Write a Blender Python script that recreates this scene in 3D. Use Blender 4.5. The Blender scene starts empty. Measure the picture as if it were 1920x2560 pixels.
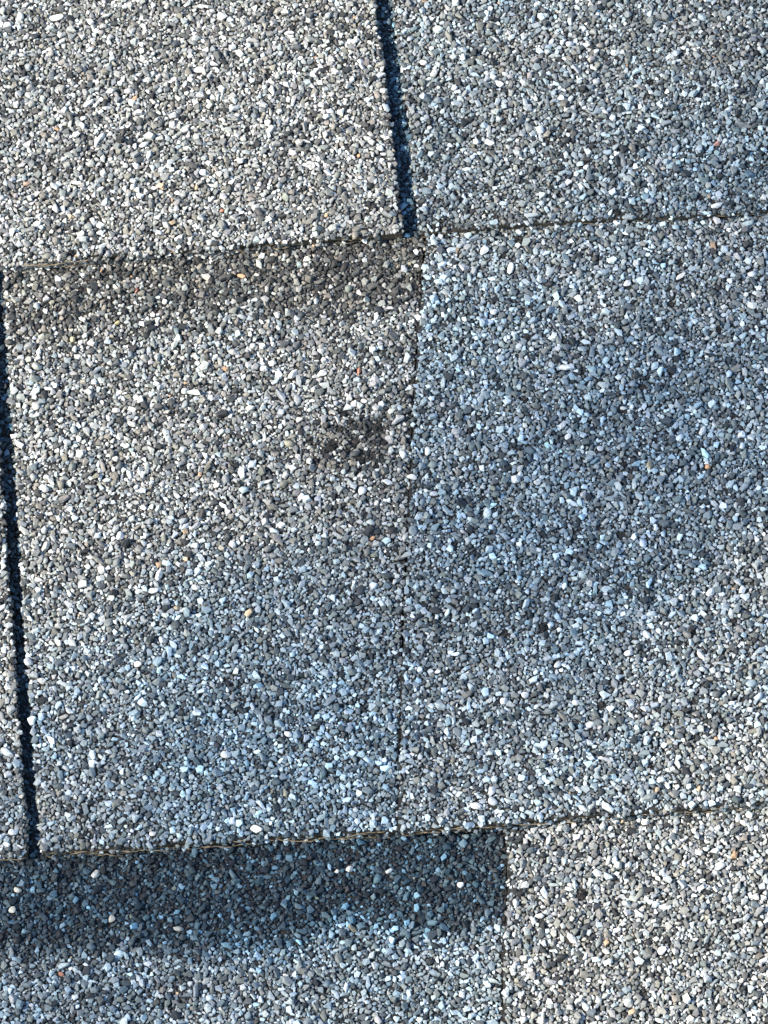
import bpy, math, random
import numpy as np
from mathutils import Vector, Matrix

random.seed(7)
rng = np.random.default_rng(11)
R = math.radians
scene = bpy.context.scene
col = scene.collection

# ------------------------------------------------------------------ camera, sky, sun, exposure
PITCH = R(22)                 # roof pitch, the slope faces -Y
VIEW = R(24)                  # the lens leans this far off the roof's normal, seen from down the slope
ROLL = R(-3.6)
DIST = 1.05
MM = 0.088e-3                 # metres on the roof per pixel of the 1920 px wide photograph
SUN_E, SUN_A = R(36), R(-1)   # sun height over the roof plane; how far it stands upslope of due left
ROOF = Matrix.Rotation(PITCH, 3, 'X')
CAMR = Matrix.Rotation(VIEW, 3, 'X') @ Matrix.Rotation(ROLL, 3, 'Z')
cam_loc = CAMR @ Vector((0, 0, DIST))

cam = bpy.data.cameras.new('camera')
cam_o = bpy.data.objects.new('camera', cam)
col.objects.link(cam_o)
cam_o.matrix_world = (ROOF @ CAMR).to_4x4()
cam_o.location = ROOF @ cam_loc
cam.sensor_fit = 'HORIZONTAL'
cam.sensor_width = 36.0
cam.lens = 36.0 * DIST / (1920 * MM)
cam.clip_start = 0.02
cam.clip_end = 2000.0
scene.camera = cam_o

s_loc = Vector((-math.cos(SUN_E) * math.cos(SUN_A), math.cos(SUN_E) * math.sin(SUN_A), math.sin(SUN_E)))
s_w = ROOF @ s_loc
world = bpy.data.worlds.new('World')
scene.world = world
world.use_nodes = True
wn = world.node_tree.nodes
wl = world.node_tree.links
wn.clear()
sky = wn.new('ShaderNodeTexSky')
sky.sky_type = 'NISHITA'
sky.sun_disc = False
sky.sun_elevation = math.asin(s_w.z)
sky.sun_rotation = math.atan2(s_w.x, s_w.y) % (2 * math.pi)
sky.air_density = 1.0
sky.dust_density = 0.1
sky.ozone_density = 1.0
bg = wn.new('ShaderNodeBackground')
bg.inputs['Strength'].default_value = 0.12
wo = wn.new('ShaderNodeOutputWorld')
wl.new(sky.outputs[0], bg.inputs[0])
wl.new(bg.outputs[0], wo.inputs[0])

sun = bpy.data.lights.new('sun', 'SUN')
sun.energy = 4.6
sun.angle = R(0.53)
sun.color = (1.0, 0.905, 0.745)
sun_o = bpy.data.objects.new('sun', sun)
sun_o.rotation_euler = s_w.to_track_quat('Z', 'Y').to_euler()
sun_o.location = s_w * 20
col.objects.link(sun_o)

scene.view_settings.view_transform = 'Standard'
scene.view_settings.look = 'None'
scene.view_settings.exposure = 1.13
scene.view_settings.gamma = 1
scene.view_settings.use_curve_mapping = False

# ------------------------------------------------------------------ helpers
def tag(o, label=None, cat=None, group=None, kind=None):
    if label: o['label'] = label
    if cat: o['category'] = cat
    if group: o['group'] = group
    if kind: o['kind'] = kind
    return o

def mesh_obj(name, verts, faces, mat, parent=None, loc=(0, 0, 0), smooth=False):
    me = bpy.data.meshes.new(name)
    me.from_pydata([tuple(v) for v in verts], [], [tuple(f) for f in faces])
    me.materials.append(mat)
    if smooth:
        me.polygons.foreach_set('use_smooth', [True] * len(me.polygons))
    me.update()
    o = bpy.data.objects.new(name, me)
    o.location = loc
    if parent: o.parent = parent
    col.objects.link(o)
    return o

_ci = np.array(CAMR)          # camera axes in the roof's own frame
_cp = np.array(cam_loc)
def at(px, py, z=0.003):
    """A pixel of the photograph -> the point of the roof plane at height z that it shows."""
    px = np.asarray(px, float); py = np.asarray(py, float)
    d = np.stack([(px - 960) * MM / DIST, -(py - 1280) * MM / DIST, -np.ones_like(px)], -1) @ _ci.T
    k = (z - _cp[2]) / d[..., 2]
    return _cp + d * k[..., None]

def material(name):
    m = bpy.data.materials.new(name)
    m.use_nodes = True
    nt = m.node_tree
    b = nt.nodes['Principled BSDF']
    return m, nt, b

# ------------------------------------------------------------------ materials
def granule_material(name, from_object):
    m, nt, b = material(name)
    if from_object:
        src = nt.nodes.new('ShaderNodeObjectInfo'); out = src.outputs['Color']
    else:
        src = nt.nodes.new('ShaderNodeAttribute'); src.attribute_name = 'tone'; out = src.outputs['Color']
    tc = nt.nodes.new('ShaderNodeNewGeometry')
    nz = nt.nodes.new('ShaderNodeTexNoise')
    nz.inputs['Scale'].default_value = 2600
    nz.inputs['Detail'].default_value = 2
    nt.links.new(tc.outputs['Position'], nz.inputs['Vector'])
    mr = nt.nodes.new('ShaderNodeMapRange')
    mr.inputs['From Min'].default_value = 0.3; mr.inputs['From Max'].default_value = 0.7
    mr.inputs['To Min'].default_value = 0.72; mr.inputs['To Max'].default_value = 1.16
    nt.links.new(nz.outputs[0], mr.inputs['Value'])
    mx = nt.nodes.new('ShaderNodeVectorMath'); mx.operation = 'SCALE'
    nt.links.new(out, mx.inputs[0]); nt.links.new(mr.outputs[0], mx.inputs['Scale'])
    nt.links.new(mx.outputs[0], b.inputs['Base Color'])
    b.inputs['Roughness'].default_value = 0.62
    b.inputs['Specular IOR Level'].default_value = 0.35
    return m

M_GRAN = granule_material('mineral_granules', False)
M_GRAN1 = granule_material('single_granule', True)

def bitumen_material():
    m, nt, b = material('bitumen')
    tc = nt.nodes.new('ShaderNodeTexCoord')
    nz = nt.nodes.new('ShaderNodeTexNoise'); nz.inputs['Scale'].default_value = 900; nz.inputs['Detail'].default_value = 4
    nt.links.new(tc.outputs['Object'], nz.inputs['Vector'])
    cr = nt.nodes.new('ShaderNodeValToRGB')
    cr.color_ramp.elements[0].position = 0.35; cr.color_ramp.elements[0].color = (0.006, 0.006, 0.0065, 1)
    cr.color_ramp.elements[1].position = 0.7; cr.color_ramp.elements[1].color = (0.03, 0.028, 0.025, 1)
    nt.links.new(nz.outputs[0], cr.inputs[0])
    nt.links.new(cr.outputs[0], b.inputs['Base Color'])
    bp = nt.nodes.new('ShaderNodeBump'); bp.inputs['Distance'].default_value = 0.0004; bp.inputs['Strength'].default_value = 0.8
    nt.links.new(nz.outputs[0], bp.inputs['Height']); nt.links.new(bp.outputs[0], b.inputs['Normal'])
    b.inputs['Roughness'].default_value = 0.75
    return m
M_BIT = bitumen_material()

def surfaced_material():
    """granule-surfaced shingle beyond the photograph's frame, where the granules are left to the material"""
    m, nt, b = material('granule_surface')
    tc = nt.nodes.new('ShaderNodeTexCoord')
    vo = nt.nodes.new('ShaderNodeTexVoronoi'); vo.inputs['Scale'].default_value = 1150
    nt.links.new(tc.outputs['Object'], vo.inputs['Vector'])
    sp = nt.nodes.new('ShaderNodeSeparateColor'); nt.links.new(vo.outputs['Color'], sp.inputs[0])
    cr = nt.nodes.new('ShaderNodeValToRGB')
    e = cr.color_ramp.elements
    e[0].position = 0.0; e[0].color = (0.07, 0.07, 0.07, 1)
    e[1].position = 1.0; e[1].color = (0.62, 0.60, 0.57, 1)
    for p, c in ((0.25, (0.16, 0.155, 0.15, 1)), (0.6, (0.27, 0.265, 0.255, 1)), (0.85, (0.42, 0.41, 0.40, 1))):
        n = e.new(p); n.color = c
    nt.links.new(sp.outputs[0], cr.inputs[0]); nt.links.new(cr.outputs[0], b.inputs['Base Color'])
    inv = nt.nodes.new('ShaderNodeMath'); inv.operation = 'SUBTRACT'; inv.inputs[0].default_value = 1.0
    nt.links.new(vo.outputs['Distance'], inv.inputs[1])
    bp = nt.nodes.new('ShaderNodeBump'); bp.inputs['Distance'].default_value = 0.0009; bp.inputs['Strength'].default_value = 1.0
    nt.links.new(inv.outputs[0], bp.inputs['Height']); nt.links.new(bp.outputs[0], b.inputs['Normal'])
    b.inputs['Roughness'].default_value = 0.7
    return m
M_SURF = surfaced_material()

def noise_material(name, c0, c1, scale, rough=0.85, bump=0.0):
    m, nt, b = material(name)
    tc = nt.nodes.new('ShaderNodeTexCoord')
    nz = nt.nodes.new('ShaderNodeTexNoise'); nz.inputs['Scale'].default_value = scale; nz.inputs['Detail'].default_value = 5
    nt.links.new(tc.outputs['Object'], nz.inputs['Vector'])
    cr = nt.nodes.new('ShaderNodeValToRGB')
    cr.color_ramp.elements[0].position = 0.3; cr.color_ramp.elements[0].color = (*c0, 1)
    cr.color_ramp.elements[1].position = 0.7; cr.color_ramp.elements[1].color = (*c1, 1)
    nt.links.new(nz.outputs[0], cr.inputs[0]); nt.links.new(cr.outputs[0], b.inputs['Base Color'])
    if bump:
        bp = nt.nodes.new('ShaderNodeBump'); bp.inputs['Distance'].default_value = bump
        nt.links.new(nz.outputs[0], bp.inputs['Height']); nt.links.new(bp.outputs[0], b.inputs['Normal'])
    b.inputs['Roughness'].default_value = rough
    return m
M_FIBRE = noise_material('fibre_mat', (0.05, 0.038, 0.024), (0.36, 0.28, 0.18), 900, 0.8)
M_CUT = noise_material('cut_edge', (0.025, 0.02, 0.014), (0.11, 0.082, 0.052), 500, 0.85)
M_WOOD = noise_material('deck_boards', (0.18, 0.12, 0.07), (0.30, 0.21, 0.13), 6, 0.8)
M_GRASS = noise_material('lawn', (0.03, 0.05, 0.015), (0.06, 0.09, 0.03), 1.5, 0.95)
M_BARK = noise_material('bark', (0.06, 0.045, 0.035), (0.15, 0.12, 0.095), 9, 0.9, 0.02)

# ------------------------------------------------------------------ the setting: ground below the roof, the tree that shades it
ZG = -4.2
n = 24
gx = np.linspace(-900, 900, n + 1)
gv = [(x, y, ZG) for y in gx for x in gx]
gf = [(j * (n + 1) + i, j * (n + 1) + i + 1, (j + 1) * (n + 1) + i + 1, (j + 1) * (n + 1) + i) for j in range(n) for i in range(n)]
tag(mesh_obj('ground', gv, gf, M_GRASS), 'green lawn spreading far below the roof', kind='structure')

def limb(points, radii, seg=9):
    """tapered tube along a polyline"""
    vs, fs = [], []
    pts = [Vector(p) for p in points]
    for i, p in enumerate(pts):
        t = (pts[min(i + 1, len(pts) - 1)] - pts[max(i - 1, 0)]).normalized()
        a = t.orthogonal().normalized(); b = t.cross(a)
        for k in range(seg):
            w = 2 * math.pi * k / seg
            vs.append(p + (a * math.cos(w) + b * math.sin(w)) * radii[i] * (1 + 0.06 * math.sin(3 * w + i)))
    for i in range(len(pts) - 1):
        for k in range(seg):
            k2 = (k + 1) % seg
            fs.append((i * seg + k, i * seg + k2, (i + 1) * seg + k2, (i + 1) * seg + k))
    fs.append(tuple(range(seg))[::-1]); fs.append(tuple((len(pts) - 1) * seg + k for k in range(seg)))
    return vs, fs

SHADE_DIST = 8.5                      # metres from the shingles to the limb, along the sunbeam
LIMB_R = 0.0105
def shade_limb(path, extra=0.0):  # lays an unseen limb up the sunbeams so its shade follows the path
    return [ROOF @ (Vector(at(*q)) + s_loc * (SHADE_DIST + extra + 0.04 * i)) for i, q in enumerate(path)][::-1]
limb_pts = shade_limb([(3600, -500), (2500, 320), (1900, 880), (1400, 1180), (1080, 1560), (780, 1900), (480, 2220), (0, 2700)])
root_end = limb_pts[0] + (limb_pts[0] - limb_pts[1]) * 5
trunk_top = root_end + Vector((-0.55, -0.35, -0.3))
tree = bpy.data.objects.new('bare_tree', None)
tree.location = (trunk_top.x, trunk_top.y, ZG)
col.objects.link(tree)
tag(tree, 'unseen tall bare tree beside the roof whose limb softly shades the shingles', 'tree')
def tl(p): return Vector(p) - tree.location
tr = [(trunk_top.x + 0.05 * math.sin(i * 1.7), trunk_top.y + 0.05 * math.cos(i * 2.1), ZG + (trunk_top.z + 2.5 - ZG) * i / 7) for i in range(8)]
v, f = limb([tl(p) for p in tr], [0.24, 0.2, 0.18, 0.16, 0.14, 0.11, 0.08, 0.04], 12)
mesh_obj('trunk', v, f, M_BARK, tree, smooth=True)
v, f = limb([tl(p) for p in [trunk_top, trunk_top.lerp(root_end, 0.5) + Vector((0, 0, 0.05)), root_end] + limb_pts],
            [0.07, 0.05, 0.03] + [LIMB_R * (1.12 - 0.05 * i) for i in range(len(limb_pts))])
mesh_obj('limb', v, f, M_BARK, tree, smooth=True)
for path, r_, ex in (([(3300, 200), (2600, 700), (1900, 1180), (1350, 1560), (880, 1820), (420, 2040), (-100, 2350)], 0.009, 0.15),
                     ([(3200, -300), (2300, 60), (1700, 330), (1350, 640), (1150, 900), (1040, 1200), (980, 1650)], 0.005, -0.2)):  # two thinner unseen limbs, added to spread the soft shade
    lp = shade_limb(path, ex)
    v, f = limb([tl(p) for p in [limb_pts[0].lerp(limb_pts[1], 0.1)] + lp], [r_ * 1.2] + [r_ * (1.1 - 0.04 * i) for i in range(len(lp))], 7)
    mesh_obj('limb', v, f, M_BARK, tree, smooth=True)
for i in range(9):
    a = i * 2.4
    st = Vector((trunk_top.x, trunk_top.y, trunk_top.z + 0.5 + i * 0.2))
    dr = Vector((-abs(math.cos(a)) - 0.2, math.sin(a) * 1.1, 0.7))
    v, f = limb([tl(st), tl(st + dr * 0.6), tl(st + dr * 1.2 + Vector((0, 0, 0.2)))], [0.05, 0.03, 0.008], 7)
    mesh_obj('limb', v, f, M_BARK, tree, smooth=True)

# ------------------------------------------------------------------ the roof
roof = bpy.data.objects.new('shingle_roofing', None)
roof.rotation_euler = (PITCH, 0, 0)
col.objects.link(roof)
tag(roof, 'weathered grey asphalt shingle roofing with dark slots, filling the whole view', 'roofing')

T = 0.0026                  # step from one course to the next
EXP = 0.1440                # exposed height of a course
def lin_interp(q, xs, ys):
    q = np.asarray(q, float)
    r = np.interp(q, xs, ys)
    s0 = (ys[-1] - ys[0]) / (xs[-1] - xs[0])
    r = np.where(q < xs[0], ys[0] + (q - xs[0]) * s0, r)
    return np.where(q > xs[-1], ys[-1] + (q - xs[-1]) * s0, r)
def edge_fn(pts, z):
    p = at([a for a, b in pts], [b for a, b in pts], z)
    xs, ys = p[:, 0], p[:, 1]
    return lambda x: lin_interp(x, xs, ys)
def side_fn(pts, z, widen=0.0):
    p = at([a for a, b in pts], [b for a, b in pts], z)
    o = np.argsort(p[:, 1]); ys, xs = p[o, 1], p[o, 0]
    xs = xs + widen
    return lambda y: lin_interp(y, ys, xs)

E1 = edge_fn([(0, 660), (140, 648), (347, 633), (520, 621), (694, 607), (860, 592), (984, 586), (1062, 580), (1273, 564), (1400, 556), (1550, 546), (1700, 541), (1920, 529)], 2 * T)
E2 = edge_fn([(0, 2140), (139, 2129), (289, 2121), (405, 2111), (637, 2097), (960, 2077), (1191, 2066), (1261, 2062), (1423, 2044), (1568, 2036), (1740, 2022), (1920, 2008)], 2 * T)
E0 = lambda x: E1(x) + EXP
E3 = lambda x: E2(x) - EXP
E4 = lambda x: E2(x) - 2 * EXP
EDGES = {0: E0, 1: E1, 2: E2, 3: E3, 4: E4}
def surf(k, x, y):
    """height of the surface of course k"""
    return 2 * T - T * (y - EDGES[k](x)) / EXP

S1L = side_fn([(933, -200), (938, 0), (943, 72), (955, 108), (960, 163), (966, 235), (976, 290), (989, 400), (994, 472), (1003, 520), (1009, 578)], 2 * T, -0.0003)
S1R = side_fn([(972, -200), (983, 0), (987, 72), (994, 108), (1004, 163), (1010, 235), (1022, 290), (1031, 400), (1037, 472), (1043, 520), (1047, 578)], 2 * T, 0.0003)
S2L = side_fn([(-34, 650), (-28, 800), (-18, 990), (0, 1160), (11, 1280), (14, 1396), (28, 1511), (36, 1627), (47, 1800), (57, 1925), (69, 2060), (68, 2125)], 2 * T, -0.0003)
S2R = side_fn([(4, 650), (8, 760), (14, 817), (18, 890), (23, 987), (36, 1160), (43, 1280), (48, 1396), (56, 1511), (63, 1627), (77, 1800), (86, 1925), (98, 2060), (101, 2125)], 2 * T, 0.0004)
J2 = side_fn([(1063, 590), (1055, 717), (1041, 880), (1030, 1041), (1019, 1330), (1010, 1504), (1004, 1678), (998, 1909), (994, 2077)], 2 * T)
J3 = side_fn([(1264, 2065), (1267, 2198), (1263, 2314), (1256, 2430), (1259, 2560), (1262, 2700)], 2 * T)
GAP = 0.00012
lim = lambda v: (lambda y: np.full_like(np.asarray(y, float), v))
_c = at([-70, 1990, -70, 1990], [-70, -70, 2630, 2630])
XL, XR, YB, YT = _c[:, 0].min(), _c[:, 0].max(), _c[:, 1].min(), _c[:, 1].max()

def wob(seed, amp, n=400, span=0.5):
    r = np.random.default_rng(seed)
    ys = np.linspace(-span, span, n)
    w = r.normal(0, 1, n)
    w = np.convolve(w, [0.2, 0.3, 0.3, 0.2], 'same')
    return lambda q: np.interp(q, ys, w) * amp

def sheet(name, k, left, right, ytop, raise_, mat, seed, nx=40, ny=60, label=None, drop=None):
    """bitumen sheet of one shingle: top face, cut sides and underside"""
    we = wob(seed, 0.00022); ws = wob(seed + 1, 0.00022); ws2 = wob(seed + 2, 0.00022)
    vs = []
    yb_mid = EDGES[k](0.0)
    for j in range(ny + 1):
        v = j / ny
        for i in range(nx + 1):
            u = i / nx
            yy = yb_mid + (ytop - yb_mid) * v
            for _ in range(2):
                x = float(left(yy)) * (1 - u) + float(right(yy)) * u
                yb = float(EDGES[k](x))
                yy = yb + (ytop - yb) * v
            if i == 0: x += float(ws(yy))
            if i == nx: x += float(ws2(yy))
            if j == 0: yy += float(we(x))
            vs.append((x, yy, float(surf(k, x, yy)) + raise_))
    a = np.array(vs)
    thick = (T if drop is None else drop) - 0.0003
    b = a.copy(); b[:, 2] -= thick + raise_
    W = nx + 1; N = len(a)
    fs = []
    for j in range(ny):
        for i in range(nx):
            q = (j * W + i, j * W + i + 1, (j + 1) * W + i + 1, (j + 1) * W + i)
            fs.append(q); fs.append(tuple(N + t for t in q[::-1]))
    ring = [i for i in range(W)] + [j * W + nx for j in range(1, ny + 1)] + [ny * W + i for i in range(nx - 1, -1, -1)] + [j * W for j in range(ny - 1, 0, -1)]
    for p, q in zip(ring, ring[1:] + ring[:1]):
        fs.append((p, N + p, N + q, q))
    allv = np.vstack([a, b])
    org = np.array([a[:, 0].mean(), a[:W, 1].mean(), a[:W, 2].mean()])
    o = mesh_obj(name, allv - org, fs, mat, roof, org)
    o.data.materials.append(M_CUT)
    o.data.materials.append(M_SURF)
    for n_, p in enumerate(o.data.polygons):
        if n_ >= 2 * nx * ny: p.material_index = 1
        elif not (YB < p.center.y + org[1] < YT and XL < p.center.x + org[0] < XR): p.material_index = 2
    if label: o['label'] = label
    return o, org

top_hidden = lambda k: float(EDGES[k](0.0)) + EXP + 0.05
# course, left side, right side, top, lift, label
SPEC = [
    (1, lim(XL), S1L, YT, 0.0, None),
    (1, S1R, lim(XR), YT, 0.0, None),
    (2, lim(XL), S2L, None, 0.0, None),
    (2, S2R, lambda y: J2(y) - GAP, None, 0.0, 'shingle with a dark band under the course above'),
    (2, lambda y: J2(y) + GAP, lim(XR), None, 0.0009, 'bluer shingle butted against the seam'),
    (3, lim(XL), lambda y: J3(y) - GAP, None, 0.0, 'shingle with a broad dark blue-grey band along its top'),
    (3, lambda y: J3(y) + GAP, lim(XR), None, 0.0010, None),
]
SHEETS = []
for i, (k, l, r, yt, up, lab) in enumerate(SPEC):
    yt = top_hidden(k)
    o, org = sheet('shingle', k, l, r, yt, up, M_BIT, 100 + 10 * i, label=lab)
    SHEETS.append((o, org))

# neighbouring shingles outside the frame
def plain(k, x0, x1, yt, s):
    return sheet('shingle', k, lim(x0), lim(x1), yt, 0.0, M_SURF, s, nx=30, ny=8)
for k, yt in ((1, top_hidden(1)), (2, top_hidden(2)), (3, top_hidden(3))):
    plain(k, XL - 0.30, XL - 0.0015, yt, 300 + k)
    plain(k, XR + 0.0015, XR + 0.30, yt, 320 + k)
for x0 in (XL - 0.30, XL + 0.0067, XL + 0.314):
    plain(0, x0, x0 + 0.3, float(E0(0)) + EXP, 340)
    plain(4, x0 - 0.1, x0 + 0.2, top_hidden(4), 350)
# the deck under the shingles
dz = -0.022
x0, x1, y0, y1 = XL - 0.45, XR + 0.4, float(E4(0)) + 0.01, float(E0(0)) + EXP - 0.01
zt = -0.0042
dv = [(x0, y0, zt), (x1, y0, zt), (x1, y1, zt), (x0, y1, zt), (x0, y0, dz), (x1, y0, dz), (x1, y1, dz), (x0, y1, dz)]
df = [(0, 1, 2, 3), (7, 6, 5, 4), (0, 4, 5, 1), (1, 5, 6, 2), (2, 6, 7, 3), (3, 7, 4, 0)]
mesh_obj('roof_deck', dv, df, M_WOOD, roof)

# ------------------------------------------------------------------ granules
RES = 0.0001
GW, GH = int((XR - XL) / RES) + 2, int((YT - YB) / RES) + 2
def value_noise(cell, seed):
    r = np.random.default_rng(seed)
    nx, ny = int((XR - XL) / cell) + 3, int((YT - YB) / cell) + 3
    g = r.random((ny, nx))
    def fn(x, y):
        u = (np.asarray(x) - XL) / cell; v = (np.asarray(y) - YB) / cell
        u = np.clip(u, 0, nx - 1.001); v = np.clip(v, 0, ny - 1.001)
        i = u.astype(int); j = v.astype(int); a = u - i; b = v - j
        a = a * a * (3 - 2 * a); b = b * b * (3 - 2 * b)
        i2 = np.minimum(i + 1, nx - 1); j2 = np.minimum(j + 1, ny - 1)
        return (g[j, i] * (1 - a) + g[j, i2] * a) * (1 - b) + (g[j2, i] * (1 - a) + g[j2, i2] * a) * b
    return fn

# bare spots where granules are lost: pixel, radius in px
HOLES = [(858, 1030, 11), (832, 1113, 14), (813, 1128, 11), (945, 1068, 14), (924, 1084, 9), (888, 1106, 12), (905, 1150, 11), (930, 1142, 8), (868, 1128, 7), (940, 1165, 7), (878, 1052, 8), (905, 1040, 6), (850, 1075, 6), (958, 1105, 7), (895, 1178, 6), (790, 1150, 7),
         (1455, 2236, 14), (1359, 1576, 12), (1505, 1770, 11), (1300, 598, 12), (1260, 640, 6), (1545, 538, 10), (1240, 548, 7),
         (180, 640, 10), (205, 720, 8), (240, 760, 8), (390, 770, 9), (960, 1105, 7), (1320, 845, 9), (1085, 575, 8), (620, 330, 7),
         (1100, 560, 7), (1056, 640, 9), (1050, 690, 8), (1047, 730, 6), (1040, 905, 9), (1034, 950, 7), (1024, 1235, 8), (1021, 1290, 6), (1014, 1405, 8), (1008, 1560, 6), (1003, 1700, 7), (1000, 1850, 5), (1262, 2120, 8), (1263, 2180, 9), (1264, 2225, 10), (1262, 2300, 8), (1256, 2390, 7), (1257, 2480, 6), (1258, 2530, 7), (470, 440, 6), (1835, 1560, 8), (1700, 660, 8)]
HOLES += [(random.uniform(1080, 1900), random.uniform(60, 2500), random.uniform(5, 9)) for _ in range(26)] + [(random.uniform(90, 950), random.uniform(60, 2500), random.uniform(4, 7)) for _ in range(16)]
hp = at([h[0] for h in HOLES], [h[1] for h in HOLES], 1.5 * T)
HR = np.array([h[2] for h in HOLES]) * MM

occ = np.zeros((GH, GW), bool)
gx_, gy_, gr_ = [], [], []
def disc(r):
    n = int(math.ceil(r / RES)); a = np.arange(-n, n + 1)
    return n, (a[:, None] ** 2 + a[None, :] ** 2) * RES * RES <= r * r
for hx, hy, r in zip(hp[:, 0], hp[:, 1], HR):
    n_, d_ = disc(r)
    i, j = int((hx - XL) / RES), int((hy - YB) / RES)
    if n_ <= i < GW - n_ and n_ <= j < GH - n_:
        occ[j - n_:j + n_ + 1, i - n_:i + n_ + 1] |= d_

# singled-out granules of the photograph: px, py, length px, width px, angle deg, colour
W_, LB, GY = (0.68, 0.66, 0.62), (0.60, 0.62, 0.64), (0.40, 0.395, 0.37)
OR_, RD, TN, YL = (0.58, 0.34, 0.20), (0.48, 0.21, 0.14), (0.54, 0.41, 0.27), (0.62, 0.50, 0.28)
NOTED = [(897, 393, 12, 9, 80, OR_), (492, 474, 18, 13, 100, TN), (555, 532, 15, 10, 30, RD), (69, 463, 24, 15, 10, (0.5, 0.33, 0.25)), (432, 563, 24, 16, 10, TN),
         (341, 720, 17, 12, 80, RD), (602, 685, 26, 13, -20, OR_), (181, 844, 16, 15, 0, YL), (293, 802, 18, 12, 10, YL), (897, 924, 22, 12, 80, RD),
         (931, 1346, 18, 13, 20, OR_), (1793, 364, 22, 15, 15, (0.55, 0.30, 0.26)), (1516, 816, 14, 13, 0, W_), (1770, 1171, 18, 13, 0, OR_), (152, 2432, 14, 12, 0, RD),
         (139, 46, 46, 19, 2, W_), (498, 177, 44, 17, -12, W_), (417, 18, 24, 17, 70, (0.66, 0.60, 0.48)), (359, 365, 30, 16, 15, LB), (253, 345, 26, 17, 50, LB),
         (237, 2180, 26, 20, 45, (0.5, 0.5, 0.47)), (874, 2170, 22, 18, 40, W_), (842, 2173, 16, 12, 30, W_), (43, 2221, 24, 19, 0, (0.5, 0.5, 0.44)), (29, 2270, 26, 18, -20, (0.48, 0.48, 0.43)),
         (278, 2293, 24, 19, 20, GY), (446, 2317, 30, 16, -5, GY), (642, 2078, 36, 22, -10, LB), (383, 2089, 18, 15, 20, W_), (1151, 2208, 22, 17, 60, LB),
         (972, 2172, 22, 12, 30, LB), (1371, 2098, 38, 12, 75, W_), (1614, 2054, 26, 16, 0, W_), (1556, 2050, 20, 12, 20, TN), (566, 1891, 28, 22, 10, LB),
         (722, 1838, 24, 18, -30, LB), (1231, 2013, 32, 24, 10, LB), (1190, 2022, 34, 22, -20, LB), (1230, 1985, 30, 18, 80, LB), (1276, 672, 38, 18, 75, LB),
         (1210, 625, 34, 20, 25, LB), (1236, 780, 22, 18, 0, LB), (1702, 690, 34, 14, 40, W_), (1568, 708, 26, 17, 0, LB), (1880, 684, 26, 20, 0, LB),
         (1790, 520, 32, 17, 10, LB), (1820, 278, 28, 16, 40, LB), (1069, 1132, 26, 16, 85, LB), (1406, 1065, 26, 18, 70, LB), (1755, 1080, 30, 18, 60, LB),
         (1500, 1125, 24, 17, 40, LB), (1420, 1095, 20, 15, 20, LB), (1290, 1202, 30, 22, 15, LB), (1345, 1208, 24, 20, 0, LB), (1300, 1190, 20, 16, 0, LB),
         (1085, 187, 26, 22, 40, W_), (1058, 160, 26, 20, 30, W_), (1250, 215, 22, 20, 0, LB), (1425, 112, 26, 20, 20, LB), (1558, 1022, 18, 12, 0, LB),
         (1260, 1760, 24, 18, 0, LB), (1313, 1745, 26, 20, 70, LB), (1440, 1763, 22, 18, 0, LB), (1475, 1820, 24, 18, 0, LB), (1394, 1669, 26, 16, 50, LB),
         (1573, 1639, 30, 16, 20, LB), (1774, 1487, 28, 22, 50, LB), (1705, 1500, 20, 18, 0, LB), (1750, 1645, 30, 16, -50, W_), (1428, 2348, 36, 20, -45, W_),
         (1350, 2290, 24, 16, 0, LB), (1290, 2258, 24, 18, 80, LB), (1655, 2378, 26, 22, 0, LB), (1580, 2530, 22, 15, 50, TN), (1465, 2520, 30, 16, -50, LB),
         (805, 930, 32, 18, 5, W_), (733, 935, 40, 20, 50, W_), (802, 873, 20, 18, 0, W_), (655, 825, 28, 20, 10, GY), (680, 905, 24, 18, -20, W_),
         (390, 957, 24, 17, 30, W_), (462, 975, 22, 16, 0, W_), (289, 1023, 28, 14, -10, W_), (330, 1058, 30, 14, -15, W_), (92, 912, 30, 22, -20, GY),
         (398, 1438, 34, 18, 75, W_), (300, 1340, 26, 22, 10, LB), (115, 1365, 36, 20, 60, GY), (490, 1470, 22, 18, 0, W_), (385, 1477, 28, 18, 20, LB),
         (345, 1663, 26, 20, 40, W_), (173, 1780, 28, 14, -30, LB), (161, 1795, 26, 14, 10, GY), (105, 1706, 24, 18, 0, W_), (35, 2085, 26, 20, 20, LB),
         (910, 1000, 18, 14, 0, W_), (1030, 1195, 34, 14, -20, LB), (970, 1205, 28, 16, -15, LB), (905, 1228, 26, 22, 80, LB), (1085, 1238, 34, 14, 10, LB)]
NP = at([q[0] for q in NOTED], [q[1] for q in NOTED], 1.6 * T)
def try_place(x, y, r, fill=True, force=False):
    i, j = int((x - XL) / RES), int((y - YB) / RES)
    n_, d_ = disc(r)
    if not (n_ <= i < GW - n_ and n_ <= j < GH - n_): return False
    w = occ[j - n_:j + n_ + 1, i - n_:i + n_ + 1]
    if not force and (w & d_).any(): return False
    w |= d_
    return True
for q, p in zip(NOTED, NP):
    try_place(p[0], p[1], math.sqrt(q[2] * q[3]) / 2 * MM * 0.9, force=True)

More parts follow.
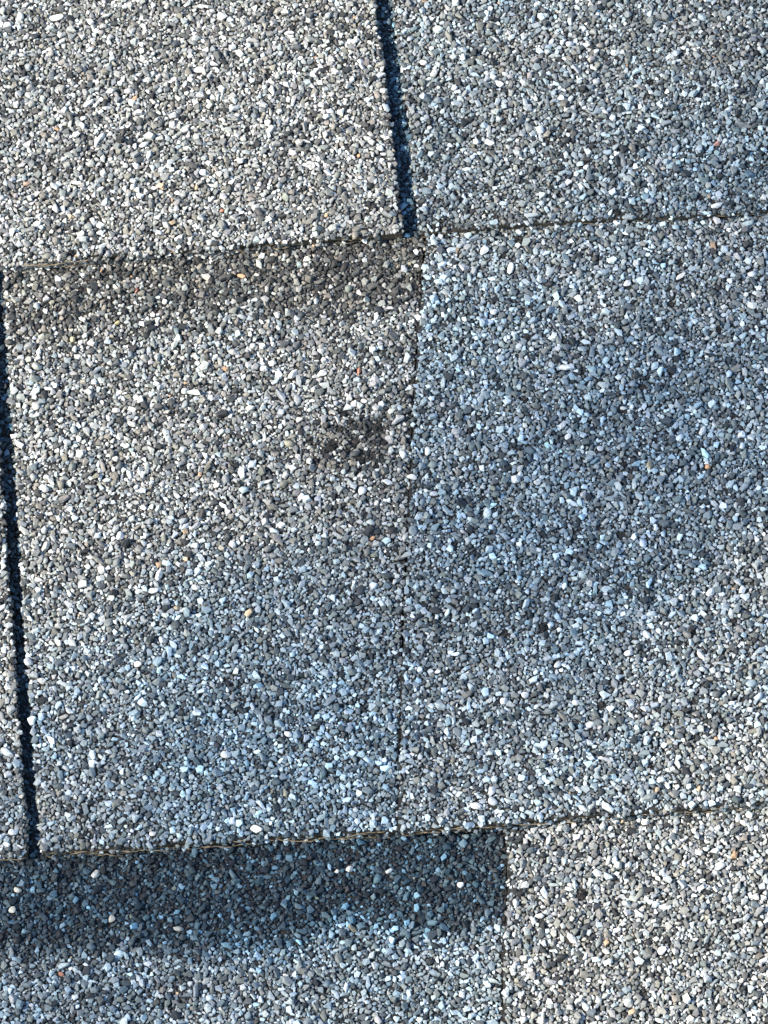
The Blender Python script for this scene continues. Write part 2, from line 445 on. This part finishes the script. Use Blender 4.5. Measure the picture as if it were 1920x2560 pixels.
# dart throwing, large to small: (radius, tries)
CLASSES = [(0.00098, 900), (0.00082, 4500), (0.00066, 15000), (0.00053, 36000), (0.00044, 80000), (0.00035, 150000), (0.00027, 170000), (0.0002, 110000)]
PR = []
for r, tries in CLASSES:
    rs = r * 0.76
    if r == 0.00044:
        for hx, hy, hr in zip(hp[:, 0], hp[:, 1], HR):      # only small dark granules are left in the bare spots
            n_, d_ = disc(hr * 0.8)
            i, j = int((hx - XL) / RES), int((hy - YB) / RES)
            occ[j - n_:j + n_ + 1, i - n_:i + n_ + 1] &= ~d_
    n_, d_ = disc(rs)
    X = rng.integers(n_, GW - n_, tries); Y = rng.integers(n_, GH - n_, tries)
    for i, j in zip(X.tolist(), Y.tolist()):
        if occ[j, i]: continue
        w = occ[j - n_:j + n_ + 1, i - n_:i + n_ + 1]
        if (w & d_).any(): continue
        w |= d_
        PR.append((i, j, r))
PR = np.array(PR)
PX = XL + PR[:, 0] * RES + rng.uniform(-.5, .5, len(PR)) * RES
PY = YB + PR[:, 1] * RES + rng.uniform(-.5, .5, len(PR)) * RES
PRAD = PR[:, 2] * rng.uniform(0.9, 1.12, len(PR))

# the shingle every granule sits on (-1: none)
def owner(x, y):
    x = x + np.random.default_rng(5).normal(0, 0.00013, len(x))          # ragged sides
    e1, e2, e3 = E1(x), E2(x), E3(x)
    o = np.full(len(x), -1)
    c1 = y > e1; c2 = (y <= e1) & (y > e2); c3 = (y <= e2) & (y > e3)
    o[c1 & (x < S1L(y))] = 0
    o[c1 & (x > S1R(y))] = 1
    slot1 = c1 & (x >= S1L(y)) & (x <= S1R(y))
    o[slot1] = 3
    o[slot1 & (x > J2(y) + GAP)] = 4
    o[c2 & (x < S2L(y))] = 2
    o[c2 & (x > S2R(y)) & (x < J2(y) - 0.0002)] = 3
    o[c2 & (x > J2(y) + 0.0002)] = 4
    slot2 = c2 & (x >= S2L(y)) & (x <= S2R(y))
    o[slot2] = 5
    o[c3 & (x < J3(y) - 0.00018)] = 5
    o[c3 & (x > J3(y) + 0.00018)] = 6
    return o, slot1 | slot2
OWN, SLOT = owner(PX, PY)
PZ = np.full(len(PX), np.nan)
# granules caught on the cut lower edges and along the sides of the slots
def edge_granules(own, fn, x0, x1, n_, cover0, cover1):
    """cover: share of the edge's length hidden by granules, at its left and right end"""
    global PX, PY, PRAD, OWN, SLOT, PZ
    x = rng.uniform(x0, x1, n_)
    x = x[rng.random(n_) < cover0 + (cover1 - cover0) * (x - x0) / (x1 - x0)]
    t = rng.random(len(x))
    y = fn(x) - 0.0001 - 0.0006 * t
    k = {0: 1, 1: 1, 2: 2, 3: 2, 4: 2}[own]
    z = 2 * T - t * T * 0.95 + (0.0009 if own == 4 else 0)
    PX = np.append(PX, x); PY = np.append(PY, y); PRAD = np.append(PRAD, rng.choice([0.0003, 0.0004, 0.0005, 0.0006], len(x)))
    OWN = np.append(OWN, np.full(len(x), own)); SLOT = np.append(SLOT, np.full(len(x), True)); PZ = np.append(PZ, z)
_sx = float(S1L(E1(0.0))); _s2 = float(S2L(float(E2(-0.08)))); _j2 = float(J2(float(E2(0.0))))
edge_granules(0, E1, XL, _sx, 900, 1.25, 0.0)
edge_granules(1, E1, float(S1R(E1(0.0))), XR, 380, 0.25, 0.55)
edge_granules(2, E2, XL, _s2, 60, 1, 1)
def side_granules(own, fn, sgn, y0, y1, n_):
    global PX, PY, PRAD, OWN, SLOT, PZ
    y = rng.uniform(y0, y1, n_); t = rng.random(n_) ** 1.3
    k = COURSE_OF[own]
    x = fn(y) + sgn * (0.00012 * t + rng.exponential(0.00010, n_) - 0.0001)
    z = surf(k, x, y) - t * T * 0.7
    PX = np.append(PX, x); PY = np.append(PY, y); PRAD = np.append(PRAD, rng.choice([0.0003, 0.0004, 0.0005, 0.00062], n_))
    OWN = np.append(OWN, np.full(n_, own)); SLOT = np.append(SLOT, np.full(n_, True)); PZ = np.append(PZ, z)
COURSE_OF = {0: 1, 1: 1, 2: 2, 3: 2}
_e1, _e2 = float(E1(0.004)), float(E2(-0.077))
side_granules(0, S1L, 1, _e1, YT, 130); side_granules(1, S1R, -1, _e1, YT, 130)
side_granules(2, S2L, 1, _e2, _e1, 230); side_granules(3, S2R, -1, _e2, _e1, 240)
edge_granules(3, E2, float(S2R(float(E2(-0.08)))), _j2, 480, 0.3, 0.35)
edge_granules(4, E2, _j2, XR, 480, 0.35, 0.8)

PAL = np.array([(0.68, 0.67, 0.635), (0.44, 0.44, 0.42), (0.26, 0.262, 0.252), (0.24, 0.225, 0.195), (0.115, 0.116, 0.113), (0.048, 0.048, 0.048), (0.55, 0.36, 0.22), (0.42, 0.40, 0.38)])
W_LIGHT = np.array([0.12, 0.25, 0.31, 0.16, 0.11, 0.045, 0.0012, 0.03])
W_DARK = np.array([0.018, 0.05, 0.12, 0.12, 0.38, 0.31, 0.001, 0.004])
n1, n2, n3 = value_noise(0.0045, 3), value_noise(0.016, 4), value_noise(0.008, 5)
def smooth(a, lo, hi):
    t = np.clip((a - lo) / (hi - lo), 0, 1); return t * t * (3 - 2 * t)
def band(own, x, y):
    """share of dark granules: the dark bands made into the tops of two shingles"""
    d = np.zeros(len(x))
    wv = (n2(x, y) - 0.5) * 0.008 + (n3(x, y) - 0.5) * 0.005
    m = own == 3
    t = E1(x) - y + wv
    u = smooth(x, at(20, 700)[0], at(800, 700)[0])
    d[m] = ((1 - smooth(t, 0.008, 0.028)) * (0.80 + 0.2 * u))[m]
    m = own == 5
    t = E2(x) - y + wv + (n1(x, y) - 0.5) * 0.006
    u = smooth(x, at(0, 2200)[0], at(420, 2200)[0])
    d[m] = ((1 - smooth(t, 0.0185, 0.0265)) * (0.94 + 0.10 * u))[m]
    return d
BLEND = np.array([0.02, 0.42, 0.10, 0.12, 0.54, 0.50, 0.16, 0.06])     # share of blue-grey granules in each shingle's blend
def blend_and_shade_blue(own, x, y, slot):
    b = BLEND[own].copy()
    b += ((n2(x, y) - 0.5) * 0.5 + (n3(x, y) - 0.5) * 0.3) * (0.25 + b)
    # soft patches: diagonal shade's blue put into granule colour, plus the band's own navy
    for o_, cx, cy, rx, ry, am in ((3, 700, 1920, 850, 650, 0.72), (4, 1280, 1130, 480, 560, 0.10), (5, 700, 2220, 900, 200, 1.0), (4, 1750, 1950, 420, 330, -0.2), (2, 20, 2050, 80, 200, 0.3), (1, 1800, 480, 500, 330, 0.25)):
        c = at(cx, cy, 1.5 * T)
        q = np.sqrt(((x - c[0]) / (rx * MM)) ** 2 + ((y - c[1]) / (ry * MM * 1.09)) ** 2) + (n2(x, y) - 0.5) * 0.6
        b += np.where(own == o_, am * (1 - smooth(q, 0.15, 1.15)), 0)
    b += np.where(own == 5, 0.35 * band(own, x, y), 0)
    return np.where(slot, 1.35, np.clip(b, 0, 1.4))  # slot granules tinted blue for the shade down in the slots
def tones(own, x, y, slot, rad):
    nn = len(x)
    d = band(own, x, y)
    d = np.where(slot, np.maximum(d, np.where(np.isnan(PZ), 0.3, 0.55)), d)  # slot shade put into floor granules' colour; edge granules darker still
    hole = np.zeros(nn, bool)
    c = at(885, 1095, 1.5 * T)
    q = np.sqrt(((x - c[0]) / (130 * MM)) ** 2 + ((y - c[1]) / (95 * MM)) ** 2) + (n1(x, y) - 0.5) * 0.8
    d = np.maximum(d, 0.92 * (1 - smooth(q, 0.25, 1.2)))
    for hx, hy, hr in zip(hp[:, 0], hp[:, 1], HR): hole |= (x - hx) ** 2 + (y - hy) ** 2 < (hr * 0.8) ** 2
    mott = (n1(x, y) - 0.5) * 0.34 + (n2(x, y) - 0.5) * 0.22
    d = np.clip(d + np.clip(mott + 0.04, -0.1, 0.5), 0, 1)
    w = W_LIGHT[None] * (1 - d)[:, None] + W_DARK[None] * d[:, None]
    w = np.cumsum(w, 1); w /= w[:, -1:]
    k = (rng.random(nn)[:, None] > w).sum(1)
    c = PAL[np.clip(k, 0, len(PAL) - 1)].copy()
    c[hole] = (0.022, 0.020, 0.019)
    c *= np.where((own == 1) & ~slot, 0.84, 1)[:, None]      # the upper right shingle is darker overall
    c *= rng.lognormal(0, 0.17, nn)[:, None]
    c *= 1 + rng.normal(0, 0.018, (nn, 3))
    c *= 1 + (np.where(own == 3, d, 0) * (1 - slot))[:, None] * np.array([0.05, 0.0, -0.06])
    c *= np.where(own == 5, 1 - 0.45 * np.clip(d, 0, 1), 1)[:, None]      # the band's own granules are the darkest of the blend
    bl = np.clip(blend_and_shade_blue(own, x, y, slot & np.isnan(PZ)) + rng.normal(0, 0.16, nn), 0, 1.5)[:, None]
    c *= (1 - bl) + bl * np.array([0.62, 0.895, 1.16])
    return np.clip(c, 0.015, 0.80)
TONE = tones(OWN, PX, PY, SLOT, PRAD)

def ico(sub):
    t = (1 + 5 ** 0.5) / 2
    v = [(-1, t, 0), (1, t, 0), (-1, -t, 0), (1, -t, 0), (0, -1, t), (0, 1, t), (0, -1, -t), (0, 1, -t), (t, 0, -1), (t, 0, 1), (-t, 0, -1), (-t, 0, 1)]
    v = [np.array(a) / np.linalg.norm(a) for a in v]
    f = [(0, 11, 5), (0, 5, 1), (0, 1, 7), (0, 7, 10), (0, 10, 11), (1, 5, 9), (5, 11, 4), (11, 10, 2), (10, 7, 6), (7, 1, 8), (3, 9, 4), (3, 4, 2), (3, 2, 6), (3, 6, 8), (3, 8, 9), (4, 9, 5), (2, 4, 11), (6, 2, 10), (8, 6, 7), (9, 8, 1)]
    for _ in range(sub):
        mid = {}; nf = []
        def m(a, b):
            key = (min(a, b), max(a, b))
            if key not in mid:
                p = v[a] + v[b]; v.append(p / np.linalg.norm(p)); mid[key] = len(v) - 1
            return mid[key]
        for a, b, c in f:
            ab, bc, ca = m(a, b), m(b, c), m(c, a)
            nf += [(a, ab, ca), (b, bc, ab), (c, ca, bc), (ab, bc, ca)]
        f = nf
    return np.array(v), np.array(f)
# a crushed granule: a worn five-sided stone with a broad top, its foot sunk in the bitumen
SIDES = 5
NV = 2 * SIDES + 1
GF = []
for a in range(SIDES):
    b = (a + 1) % SIDES
    GF += [(a, b, SIDES + b), (a, SIDES + b, SIDES + a), (SIDES + a, SIDES + b, 2 * SIDES)]
GF = np.array(GF); NF = len(GF)
def stone_verts(n_):
    w = (np.arange(SIDES)[None] + rng.uniform(-.38, .38, (n_, SIDES))) * 2 * np.pi / SIDES + rng.uniform(0, 6.28, (n_, 1))
    r0 = rng.uniform(0.80, 1.30, (n_, SIDES)); r1 = r0 * rng.uniform(0.70, 0.97, (n_, SIDES))
    v = np.zeros((n_, NV, 3))
    v[:, :SIDES, 0] = r0 * np.cos(w); v[:, :SIDES, 1] = r0 * np.sin(w); v[:, :SIDES, 2] = -0.35 + rng.uniform(-.2, .2, (n_, SIDES))
    v[:, SIDES:-1, 0] = r1 * np.cos(w); v[:, SIDES:-1, 1] = r1 * np.sin(w); v[:, SIDES:-1, 2] = rng.uniform(0.55, 0.95, (n_, SIDES))
    v[:, -1, :2] = rng.uniform(-.2, .2, (n_, 2)); v[:, -1, 2] = rng.uniform(0.85, 1.12, n_)
    return v

def rand_rot(n_, tilt):
    """spin about the normal, then a tilt"""
    a = rng.uniform(0, 2 * np.pi, n_); b = rng.normal(0, tilt, n_); c = rng.normal(0, tilt, n_)
    def mat(ax, w):
        M = np.zeros((n_, 3, 3)); cw, sw = np.cos(w), np.sin(w)
        i, j = [(1, 2), (2, 0), (0, 1)][ax]
        M[:, ax, ax] = 1; M[:, i, i] = cw; M[:, j, j] = cw; M[:, i, j] = -sw; M[:, j, i] = sw
        return M
    return mat(0, b) @ mat(1, c) @ mat(2, a)

LIFT = [s[4] for s in SPEC]
COURSE = [s[0] for s in SPEC]
def granule_cloud(own_id, parent, org):
    m = OWN == own_id
    n_ = int(m.sum())
    x, y, r, c = PX[m], PY[m], PRAD[m], TONE[m]
    z = np.where(np.isnan(PZ[m]), surf(COURSE[own_id], x, y) + LIFT[own_id], PZ[m])
    asp = rng.uniform(1.0, 1.32, n_) ** 1.0
    asp = np.where(rng.random(n_) < 0.14, rng.uniform(1.3, 1.75, n_), asp)
    sc = np.stack([r * asp, r / np.sqrt(asp), r * rng.uniform(0.38, 0.68, n_)], -1)
    v = stone_verts(n_) * sc[:, None, :]
    v = np.einsum('nij,nkj->nki', rand_rot(n_, 0.24), v)
    zc = z + r * rng.uniform(0.1, 0.85, n_)
    v += np.stack([x, y, zc], -1)[:, None, :] - org
    nv, nf = n_ * NV, n_ * NF
    f = (GF[None] + (np.arange(n_) * NV)[:, None, None]).reshape(-1)
    me = bpy.data.meshes.new('granules')
    me.vertices.add(nv); me.vertices.foreach_set('co', v.reshape(-1).astype(np.float32))
    me.loops.add(nf * 3); me.loops.foreach_set('vertex_index', f.astype(np.int32))
    me.polygons.add(nf)
    me.polygons.foreach_set('loop_start', np.arange(0, nf * 3, 3, dtype=np.int32))
    me.polygons.foreach_set('use_smooth', np.repeat(rng.random(n_) < 0.04, NF))
    me.update(calc_edges=True)
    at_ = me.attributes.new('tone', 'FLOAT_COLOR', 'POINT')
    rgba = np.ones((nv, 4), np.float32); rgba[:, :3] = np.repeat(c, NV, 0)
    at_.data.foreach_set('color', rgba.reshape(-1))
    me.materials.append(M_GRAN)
    o = bpy.data.objects.new('granules', me)
    o.parent = parent
    o['kind'] = 'stuff'
    col.objects.link(o)
    return n_
# the largest ones are pieces of their own: the noted ones, then the biggest of the rest
big = [i for i in np.argsort(-PRAD) if OWN[i] >= 0 and not SLOT[i]][:190]
BIG = [(PX[i], PY[i], PRAD[i], OWN[i], TONE[i]) for i in big]
OWN[big] = -1
total = 0
for i, (o, org) in enumerate(SHEETS):
    total += granule_cloud(i, o, org)
print('granules', total)

SHAPES = []
v1, f1 = ico(1)
f1_ = [tuple(q) for q in f1]
v0, f0 = ico(0)
for k in range(14):
    # crushed stone: a 42 point ball cut by a few planes
    v = v1.copy() * rng.uniform(0.95, 1.05, (len(v1), 1))
    for _ in range(7):
        nrm = rng.normal(size=3); nrm /= np.linalg.norm(nrm)
        h = rng.uniform(0.5, 0.85)
        dd = v @ nrm
        v = v - np.clip(dd - h, 0, None)[:, None] * nrm
    me = bpy.data.meshes.new('granule')
    me.from_pydata([tuple(a) for a in v], [], f1_)
    me.polygons.foreach_set('use_smooth', [k % 5 == 0] * len(me.polygons))
    me.materials.append(M_GRAN1)
    me.update()
    SHAPES.append(me)
def single(x, y, own, sx, sy, sz, ang, colr, embed):
    o, org = SHEETS[own]
    z = float(surf(COURSE[own], x, y)) + LIFT[own] + embed
    g = bpy.data.objects.new('granule', random.choice(SHAPES))
    g.parent = o
    g.location = Vector((x, y, z)) - Vector(org)
    g.rotation_euler = (random.gauss(0, .18), random.gauss(0, .18), ang)
    g.scale = (sx, sy, sz)
    g.color = (*colr, 1)
    col.objects.link(g)
for x, y, r, own, c in BIG:
    a = random.uniform(1.0, 1.4)
    single(float(x), float(y), int(own), r * a, r / math.sqrt(a), r * random.uniform(.6, .9), random.uniform(0, 6.28), tuple(float(t) for t in c), r * 0.35)
no, ns = owner(NP[:, 0], NP[:, 1])
for q, p, own in zip(NOTED, NP, no):
    if own < 0: continue
    l, w = q[2] / 2 * MM * 1.0, q[3] / 2 * MM * 1.04
    single(float(p[0]), float(p[1]), int(own), l, w, w * 0.8, R(q[4]) - ROLL * 0 , q[5], w * 0.45)

# ------------------------------------------------------------------ the torn felt edge that shows along the course ends
def fibre_edge(own, xa, xb, seed, width, cover):
    """thin ragged ribbon of mat along the lower cut edge, a few strands thick"""
    k = COURSE[own]; o, org = SHEETS[own]
    r = np.random.default_rng(seed)
    vs, fs = [], []
    for strand in range(6):
        x = xa
        while x < xb:
            ln = r.uniform(0.003, 0.011); x2 = min(x + ln, xb)
            if r.random() < cover:
                n_ = max(3, int((x2 - x) / 0.0006))
                xs = np.linspace(x, x2, n_)
                off = r.uniform(-0.0003, 0.0004) + np.cumsum(r.normal(0, 0.00015, n_))
                zo = -0.0003 - strand * 0.0004 + np.cumsum(r.normal(0, 0.00007, n_))
                wd = width * r.uniform(0.35, 1.0) * np.sin(np.linspace(0.25, math.pi - 0.25, n_)) * r.uniform(.6, 1.2, n_)
                b = len(vs)
                for xx, of, zz, ww in zip(xs, off, zo, wd):
                    y = float(E1(xx) if k == 1 else E2(xx)) - 0.0003 + of
                    z = float(surf(k, xx, y)) + LIFT[own] + zz
                    ww = float(ww)
                    for dy, dz_ in ((-ww, 0.0), (0, ww * 0.7), (ww, 0.0), (0, -ww * 0.7)):
                        vs.append((xx - org[0], y + dy - org[1], z + dz_ - org[2]))
                for i in range(n_ - 1):
                    for q in range(4):
                        q2 = (q + 1) % 4
                        fs.append((b + i * 4 + q, b + i * 4 + q2, b + i * 4 + 4 + q2, b + i * 4 + 4 + q))
            x = x2 - 0.001 if x2 < xb else xb
    e = mesh_obj('mat_edge', vs, fs, M_FIBRE, o)
    return e
fibre_edge(0, float(XL), float(S1L(E1(0.0))), 1, 0.00017, 0.5)
fibre_edge(1, float(S1R(E1(0.0))), float(XR), 2, 0.00014, 0.35)
fibre_edge(2, float(XL), float(S2L(float(E2(-0.08)))), 3, 0.00018, 0.6)
fibre_edge(3, float(S2R(float(E2(-0.08)))), float(J2(float(E2(0.0)))), 4, 0.0002, 0.75)
fibre_edge(4, float(J2(float(E2(0.0)))), float(XR), 5, 0.00016, 0.5)
